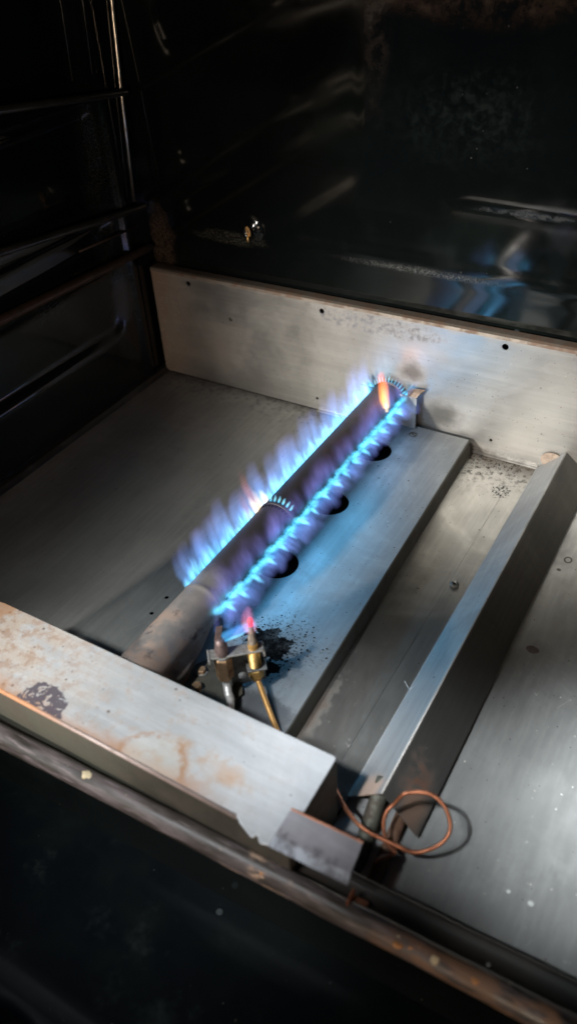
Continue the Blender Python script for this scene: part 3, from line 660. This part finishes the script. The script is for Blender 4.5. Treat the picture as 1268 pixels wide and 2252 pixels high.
frombm('copper_lead', sweep(smoothpath([c+Vector((0, 0, .0280)), c+Vector((.0030, -.0024, .0268)), c+Vector((.0140, -.0115, .0235)), c+Vector((.0280, -.0230, .0198)), c+Vector((.050, -.041, .0180))], 7), .00185, 14), m_gold, tc, smooth=True)

# ================================================================== COPPER CAPILLARY LOOP
cl_c = Vector((.4935, -.4050, .0310)); u = Vector((.88, .46, .10)).normalized(); v_ = Vector((-.30, .66, .62)); v_ = (v_ - u*v_.dot(u)).normalized()
pts = []
start = [(.4380, -.4000, .016), (.4530, -.4130, .022), (.4680, -.4200, .024)]
for k in range(0, 22):
    a = R(232 + k*17.0); rr = .0182
    rr *= 1 + .022*math.sin(k*1.3) + random.uniform(-.005, .005)
    pts.append(cl_c + u*rr*math.cos(a)*1.04 + v_*rr*math.sin(a)*.90 + Vector((0, 0, -.0004*k if k > 14 else 0)))
pts = start + pts
pts += [(.4800, -.4270, .012), (.4790, -.4330, .004), (.4760, -.4380, .001)]
cl = frombm('copper_capillary', sweep(smoothpath(pts, 4), .00125, 12), m_copper, smooth=True)
tag(cl, 'thin copper capillary tube bent in a loop beside the near end of the ridge', 'copper tube')

# ================================================================== CRUMBS AND ASH
def crumbs(name, n, fn, smin, smax, mat, label):
    bm = bmesh.new()
    for _ in range(n):
        x, y, z = fn(); s = random.uniform(smin, smax)
        base = [Vector((x + s*random.uniform(.6, 1)*math.cos(a), y + s*random.uniform(.6, 1)*math.sin(a), z)) for a in [2*math.pi*i/6 for i in range(6)]]
        vb = [bm.verts.new(p) for p in base]; t = bm.verts.new((x, y, z + s*random.uniform(.3, .9)))
        for i in range(6): bm.faces.new((vb[i], vb[(i+1) % 6], t))
        bm.faces.new(vb[::-1])
    o = frombm(name, bm, mat); stuff(o); tag(o, label, 'debris'); return o
def f_soot():
    while True:
        x = random.gauss(.346, .013); y = random.gauss(-.322, .016)
        if x < .388 and -.40 < y < -.24: return x, y, .0161
crumbs('soot_flakes', 260, f_soot, .0002, .0011, m_crumb, 'black soot flakes fallen on the tray beside the pilot')
def f_scat():
    while True:
        x = random.uniform(.32, .384); y = random.uniform(-.39, -.05)
        if math.hypot(x-.3025, y+.2425) > .02: return x, y, .0161
crumbs('black_crumbs', 70, f_scat, .00015, .0006, m_crumb, 'small black crumbs scattered over the tray top')
crumbs('char_grit', 110, lambda: (random.uniform(.383, .428), -abs(random.gauss(0, .012))-.002, 0.0), .0002, .0008, m_crumb, 'dark grit gathered along the foot of the back panel')
crumbs('floor_crumbs', 60, lambda: (random.uniform(.02, .22), random.uniform(-.36, -.02), .0008), .0002, .0006, m_crumb, 'tiny dark crumbs on the left floor panel')
crumbs('ash_specks', 90, lambda: (random.uniform(.40, .62), random.uniform(-.43, -.25), -.0006), .0002, .0008, m_ash, 'pale ash specks on the near right floor')

# ================================================================== FLAMES (glowing gas: volume emission in each tongue)
def flame_mat(name, stops, strength, k, p=1.3, tipexp=.8, streak=.5, hollow=0.0, step=.5, wid=1.0, fade=0.0):
    """unit flame: z 0..1 along the tongue, centre line y = k z^2, radius w(z); colour by height"""
    m = MB(name); oc = m.obj(); s = m.n('ShaderNodeSeparateXYZ'); m.set(s.inputs[0], oc); x, y, z = s.outputs
    zc = m.ma('MAXIMUM', m.ma('MINIMUM', z, 1.0), 0.0)
    yy = m.ma('SUBTRACT', y, m.ma('MULTIPLY', m.ma('MULTIPLY', zc, zc), k))
    # wavering centre line
    info = m.n('ShaderNodeObjectInfo').outputs['Random']
    cv = m.n('ShaderNodeCombineXYZ'); m.set(cv.inputs[0], m.ma('MULTIPLY', info, 37.0)); m.set(cv.inputs[1], 0.0); m.set(cv.inputs[2], m.ma('MULTIPLY', zc, 2.2))
    xx = m.ma('ADD', x, m.ma('MULTIPLY', m.ma('SUBTRACT', m.noise(1.0, 1, .5, cv.outputs[0]), .5), m.ma('MULTIPLY', zc, 1.0)))
    wz = m.ma('MULTIPLY', m.ma('POWER', m.ma('ADD', zc, .10), .30), m.ma('POWER', m.ma('SUBTRACT', 1.0, zc), tipexp))
    zf = m.ma('POWER', m.ma('SUBTRACT', 1.0, zc), fade)
    wz = m.ma('MAXIMUM', m.ma('MULTIPLY', wz, wid), .001)
    r2 = m.ma('ADD', m.ma('MULTIPLY', xx, xx), m.ma('MULTIPLY', yy, yy)); q = m.ma('DIVIDE', r2, m.ma('MULTIPLY', wz, wz))
    fall = m.ma('POWER', m.ma('MAXIMUM', m.ma('SUBTRACT', 1.0, q), 0.0), p)
    if hollow: fall = m.ma('MULTIPLY', fall, m.ma('ADD', 1.0-hollow, m.ma('MULTIPLY', q, hollow*2.2)))
    cv2 = m.n('ShaderNodeCombineXYZ'); m.set(cv2.inputs[0], m.ma('ADD', m.ma('MULTIPLY', xx, 2.6), m.ma('MULTIPLY', info, 91.0))); m.set(cv2.inputs[1], m.ma('MULTIPLY', yy, 1.2)); m.set(cv2.inputs[2], m.ma('MULTIPLY', zc, .9))
    st = m.ma('ADD', 1.0-streak, m.ma('MULTIPLY', m.step(m.noise(1.6, 3, .6, cv2.outputs[0]), .30, .72), streak*1.9))
    r = m.n('ShaderNodeValToRGB'); m.set(r.inputs[0], zc); el = r.color_ramp.elements
    while len(el) > 1: el.remove(el[0])
    el[0].position = stops[0][0]; el[0].color = (*stops[0][1], 1)
    for p_, c_ in stops[1:]: e = el.new(p_); e.color = (*c_, 1)
    inten = m.ma('MULTIPLY', m.ma('MULTIPLY', fall, st), m.ma('MULTIPLY', m.ma('ADD', .7, m.ma('MULTIPLY', info, .6)), strength))
    inten = m.ma('MULTIPLY', m.ma('MULTIPLY', inten, zf), m.step(z, -.02, .05))
    e = m.n('ShaderNodeEmission'); m.set(e.inputs[0], r.outputs[0]); m.set(e.inputs[1], inten); m.nt.links.new(e.outputs[0], m.out.inputs['Volume'])
    m.m['k'] = k; m.m['te'] = tipexp; m.m['wd'] = wid
    m.m.cycles.volume_step_rate = step
    return m.m
_fm = {}
def flame_mesh(mat):
    if mat.name in _fm: return _fm[mat.name]
    bm = bmesh.new(); rings = []; k = mat['k']; te = mat['te']; wd = mat['wd']
    zs = [0, .04, .1, .2, .35, .5, .65, .8, .9, 1.0]
    for z in zs:
        r = max(.03, wd*((z+.10)**.30)*((1-z)**te)*1.08)
        xr = r + .28*z*(1 if z < 1 else 1)
        rings.append([bm.verts.new((xr*math.cos(a), k*z*z + r*math.sin(a), z)) for a in [2*math.pi*j/12 for j in range(12)]])
    for A, B_ in zip(rings, rings[1:]):
        for j in range(12): bm.faces.new((A[j], A[(j+1) % 12], B_[(j+1) % 12], B_[j]))
    bm.faces.new(rings[0][::-1]); bm.faces.new(rings[-1])
    bmesh.ops.recalc_face_normals(bm, faces=bm.faces)
    me = bpy.data.meshes.new('flame'); bm.to_mesh(me); bm.free(); me.materials.append(mat); _fm[mat.name] = me; return me
def flame(name, base, d, L, wx, wt, mat, parent, across=(0, 1, 0)):
    """tongue from base along d; wx half width along the row, wt half thickness; bends toward local +y"""
    d = Vector(d).normalized(); a = Vector(across); a = (a - d*a.dot(d)).normalized(); t = d.cross(a)
    o = bpy.data.objects.new(name, flame_mesh(mat)); C.objects.link(o)
    Mx = Matrix(((a.x*wx, t.x*wt, d.x*L, base[0]), (a.y*wx, t.y*wt, d.y*L, base[1]), (a.z*wx, t.z*wt, d.z*L, base[2]), (0, 0, 0, 1)))
    o.parent = parent; o.matrix_parent_inverse = parent.matrix_basis.inverted(); o.matrix_basis = Mx
    return o
CY = (.10, .62, 1.0); BL = (.12, .30, 1.0); LI = (.36, .33, .95); PK = (.75, .35, .55)
# k is in units of the thickness; positive bends toward d x across
f_core = flame_mat('flame_core_cyan', [(0, (.03, .38, 1.0)), (.3, (.12, .72, 1.0)), (.7, (.22, .78, 1.0)), (1, (.14, .45, 1))], 210, 0.0, 1.5, .40, .55, step=.6, fade=.8)
f_coreL = flame_mat('flame_core_left', [(0, (.05, .45, 1.0)), (.25, (.18, .75, 1.0)), (.6, (.20, .58, 1.0)), (1, (.16, .36, 1))], 430, -.6, 1.5, .50, .75, step=.6, fade=1.2)
f_coreR = flame_mat('flame_core_right', [(0, (.04, .45, 1.0)), (.4, (.20, .80, 1.0)), (1, (.14, .50, 1))], 560, -1.0, 1.5, .45, .3, step=.6, fade=.6)
f_jet = flame_mat('flame_jet_cyan', [(0, (.10, .60, 1.0)), (.4, (.30, .85, 1.0)), (1, (.16, .60, 1))], 700, 0.0, 1.3, .45, .1, step=.6, fade=.5)
f_plume = flame_mat('flame_plume_lilac', [(0, (.06, .46, 1.0)), (.20, (.13, .42, 1.0)), (.42, (.20, .42, 1.0)), (.75, (.28, .40, 1.0)), (1, (.42, .34, .85))], 125, -1.0, 1.35, .30, .30, hollow=.55, step=.6, fade=1.0)
f_plume_w = flame_mat('flame_plume_warm', [(0, (1.0, .70, .30)), (.12, (1.0, .50, .28)), (.4, (.80, .28, .25)), (1, (.55, .14, .16))], 110, -1.0, 1.3, .4, .4, step=.6, fade=1.1)
f_up = flame_mat('flame_veil', [(0, (.12, .40, 1.0)), (.25, (.24, .27, .85)), (1, (.32, .24, .65))], 62, 0.6, 1.6, .20, .45, step=.8, fade=1.1)
f_scal = flame_mat('flame_scallop', [(0, (.05, .40, 1.0)), (.35, (.18, .38, 1.0)), (1, (.30, .34, 1.0))], 140, -.9, 1.5, .30, .5, hollow=.2, step=.6, fade=.7)
f_white = flame_mat('flame_core_pale', [(0, (1, .72, .32)), (.5, (1, .85, .55)), (1, (.6, .8, 1))], 420, 0.0, 1.4, .5, .2, step=.6, fade=.8)
f_orange = flame_mat('flame_orange', [(0, (1, .62, .22)), (.25, (1, .42, .06)), (.6, (1, .22, .01)), (1, (.9, .10, .01))], 560, -1.0, 1.3, .25, .3, step=.5, fade=.5)

up = Vector((0, 0, 1)); rnd = random.Random(11)
LB = lambda y: Vector((TX - TR*.99, y, TZ + .002))
def rp_(ang): return Vector((TX + TR*1.02*math.cos(R(ang)), 0, TZ + TR*1.02*math.sin(R(ang))))
# -- left row
fl_ = thing('burner_flame', 'row of tall lilac and blue gas flames along the left side of the burner tube', 'flame', LB(-.16), 'burner flames')
n = 46
for i in range(n):
    y = -.320 + .312*i/(n-1)
    b = LB(y); warm = (-.229 < y < -.209)
    flame('flame_core', b, (-.42, .10*rnd.uniform(-1, 1), .72), .011 + .009*abs(math.sin(i*.95)) + rnd.uniform(-.001, .002), .0072, .0042, f_white if warm else f_coreL, fl_)
n = 34
for i in range(n):
    y = -.319 + .310*i/(n-1) + rnd.uniform(-.003, .003)
    L = .035 + .004*math.sin(i*1.3) + rnd.uniform(-.004, .007)
    if i > n-5: L += .009
    d = (-.42 + rnd.uniform(-.07, .07), rnd.uniform(-.10, .06), .92)
    flame('flame_tongue', LB(y), d, L, rnd.uniform(.0105, .0145), .0080, f_plume, fl_)
for y, L in ((-.2205, .046), (-.2320, .032)): flame('flame_tongue', LB(y), (-.42, -.10, .85), L, .0085, .006, f_plume_w, fl_)
# -- right row
fr = thing('burner_flame', 'row of rippling cyan flames with scalloped tongues along the right side of the burner tube', 'flame', (TX+TR, -.16, TZ), 'burner flames')
n = 80
for i in range(n):
    y = -.334 + .328*i/(n-1) + rnd.uniform(-.0008, .0008)
    b = rp_(12 + rnd.uniform(-6, 6)); b.y = y; j = rnd.uniform(-.15, .35)
    mt = f_white if rnd.random() < .012 else f_core
    flame('flame_core', b, (.55+j, rnd.uniform(-.25, .1), .50), rnd.uniform(.0045, .0095), .0078, .0056, mt, fr)
n = 30
for i in range(n):
    y = -.326 + .318*i/(n-1) + rnd.uniform(-.002, .002)
    b = rp_(2); b.y = y
    flame('flame_scallop', b, (.92, rnd.uniform(-.25, .10), rnd.uniform(0, .25)), rnd.uniform(.0110, .0185), .0125, .0085, f_scal, fr)
n = 18
for i in range(n):
    y = -.322 + .313*i/(n-1) + rnd.uniform(-.0025, .0025)
    b = rp_(-2); b.y = y
    k_ = rnd.uniform(.7, 1.15)
    flame('flame_core', b, (.92, -.05 + rnd.uniform(-.15, .15), .16 + rnd.uniform(-.1, .12)), .0112*k_, .0046*k_, .0036, f_coreR, fr)
    flame('flame_core', b + Vector((0, .0024, 0)), (.85, .25, .30), .0085*k_, .0048, .0034, f_core, fr)
n = 22
for i in range(n):
    y = -.328 + .310*i/(n-1) + rnd.uniform(-.003, .003)
    b = rp_(25); b.y = y
    flame('flame_veil', b, (-.06 + rnd.uniform(-.1, .1), rnd.uniform(-.15, .10), .9), rnd.uniform(.018, .034), .0150, .0075, f_up, fr)
flame('flame_tongue', rp_(10)+Vector((.002, -.012, .002)), (.35, .2, .9), .026, .006, .005, f_plume, fr)
# -- end ring
fe = thing('burner_flame', 'arc of tiny cyan flames round the far end of the burner tube', 'flame', (TX, -.008, TZ+TR), 'burner flames')
for k in range(15):
    a = R(18 + k*144/14); nr = Vector((math.cos(a), 0, math.sin(a)))
    flame('flame_core', Vector((TX, -.0085, TZ)) + nr*TR*1.04, nr + Vector((0, .55, .4)), rnd.uniform(.006, .0085), .0019, .0017, f_jet, fe, across=(-math.sin(a), 0, math.cos(a)))
# -- middle ring
fm_ = thing('burner_flame', 'short arc of five tiny cyan flames across the top of the burner tube', 'flame', (TX, -.2185, TZ+TR), 'burner flames')
for k in range(6):
    a = R(48 + k*13); nr = Vector((math.cos(a), 0, math.sin(a)))
    flame('flame_core', Vector((TX, -.2190, TZ)) + nr*TR*1.03, nr*.5 + Vector((0, .8, .35)), .0062, .0024, .0020, f_jet, fm_, across=(-math.sin(a), 0, math.cos(a)))
# -- orange flame
fo = thing('burner_flame', 'curved bright orange flame over the far end of the burner tube', 'flame', (TX+.012, -.035, TZ+.016), 'burner flames')
flame('flame_tongue', (TX+.0145, -.0440, TZ+.0110), (-.42, .50, .55), .036, .0085, .0062, f_orange, fo, across=(.6, .8, 0))
flame('flame_core', (TX+.0160, -.0450, TZ+.0080), (-.2, .2, .6), .011, .0045, .0040, f_white, fo)
flame('flame_tongue', (TX-.012, -.0120, TZ+.0140), (-.25, .1, .9), .012, .004, .003, f_plume_w, fo)
# -- pilot flame
fp = thing('pilot_flame', 'blue fan-shaped pilot flame blown from the hood onto the glowing probe tip', 'flame', loc(-.009, 0, PZ+.016))
f_pil = flame_mat('pilot_flame_blue', [(0, (.10, .50, 1.0)), (.5, (.10, .32, 1.0)), (1, (.30, .26, .85))], 230, 0.0, 1.1, .25, .4, hollow=.3, step=.5)
f_pink = flame_mat('pilot_flame_pink', [(0, (.9, .22, .25)), (.5, (.8, .24, .42)), (1, (.50, .28, .70))], 105, 0.0, 1.0, .5, .3, step=.5)
dax = (ax_x*.95 + Vector((0, 0, .30)))
flame('flame_tongue', loc(-.0085, 0, PZ+.0150), dax, .024, .0062, .0045, f_pil, fp, across=(0, 0, 1))
flame('flame_core', loc(-.0075, .001, PZ+.0120), ax_x + Vector((0, 0, .22)), .020, .0022, .0022, f_coreR, fp, across=(0, 0, 1))
flame('flame_halo', loc(.0105, 0, PZ+.0150), (-.1, .05, 1), .022, .0085, .0060, f_pink, fp, across=tuple(ax_x))
flame('flame_tongue', loc(-.004, -.001, PZ+.020), (-.10, .55, .40), .040, .010, .007, f_up, fp)
flame('flame_tongue', loc(-.012, -.001, PZ+.018), (-.25, .60, .45), .024, .0045, .004, f_up, fp)
flame('flame_tongue', loc(.002, -.001, PZ+.020), (.05, .50, .60), .026, .0055, .004, f_up, fp)

# light given off by the burning gas (the flames are the lamps)
def glow(p, power, col, rad=.004):
    l = bpy.data.lights.new('flame_glow', 'POINT'); l.energy = power; l.color = col; l.shadow_soft_size = rad
    o = bpy.data.objects.new('flame_glow', l); C.objects.link(o); o.location = p
def strip(p, d, ln, wd, power, col):
    l = bpy.data.lights.new('flame_glow', 'AREA'); l.shape = 'RECTANGLE'; l.size = wd; l.size_y = ln; l.energy = power; l.color = col
    o = bpy.data.objects.new('flame_glow', l); C.objects.link(o)
    z = -Vector(d).normalized(); yv = Vector((0, 1, 0)); xv = yv.cross(z)
    o.matrix_world = Matrix(((xv.x, yv.x, z.x, p[0]), (xv.y, yv.y, z.y, p[1]), (xv.z, yv.z, z.z, p[2]), (0, 0, 0, 1)))
strip((TX+TR+.010, -.215, TZ+.002), (.97, 0, -.22), .20, .020, .078, (.14, .56, 1.0))
strip((TX+TR+.010, -.070, TZ+.002), (.95, 0, -.3), .10, .014, .014, (.30, .62, 1.0))
strip((TX+TR+.004, -.16, TZ+.026), (.3, 0, 1), .28, .012, .025, (.35, .60, 1.0))
strip((TX-TR-.014, -.16, TZ+.024), (-.8, 0, .5), .28, .012, .020, (.55, .50, 1.0))
glow((TX+.006, -.036, TZ+.030), .002, (1.0, .45, .10), .002)

sc.render.engine = 'CYCLES'
sc.cycles.max_bounces = 8; sc.cycles.volume_bounces = 0; sc.cycles.caustics_reflective = False; sc.cycles.caustics_refractive = False
sc.cycles.sample_clamp_indirect = 4.0
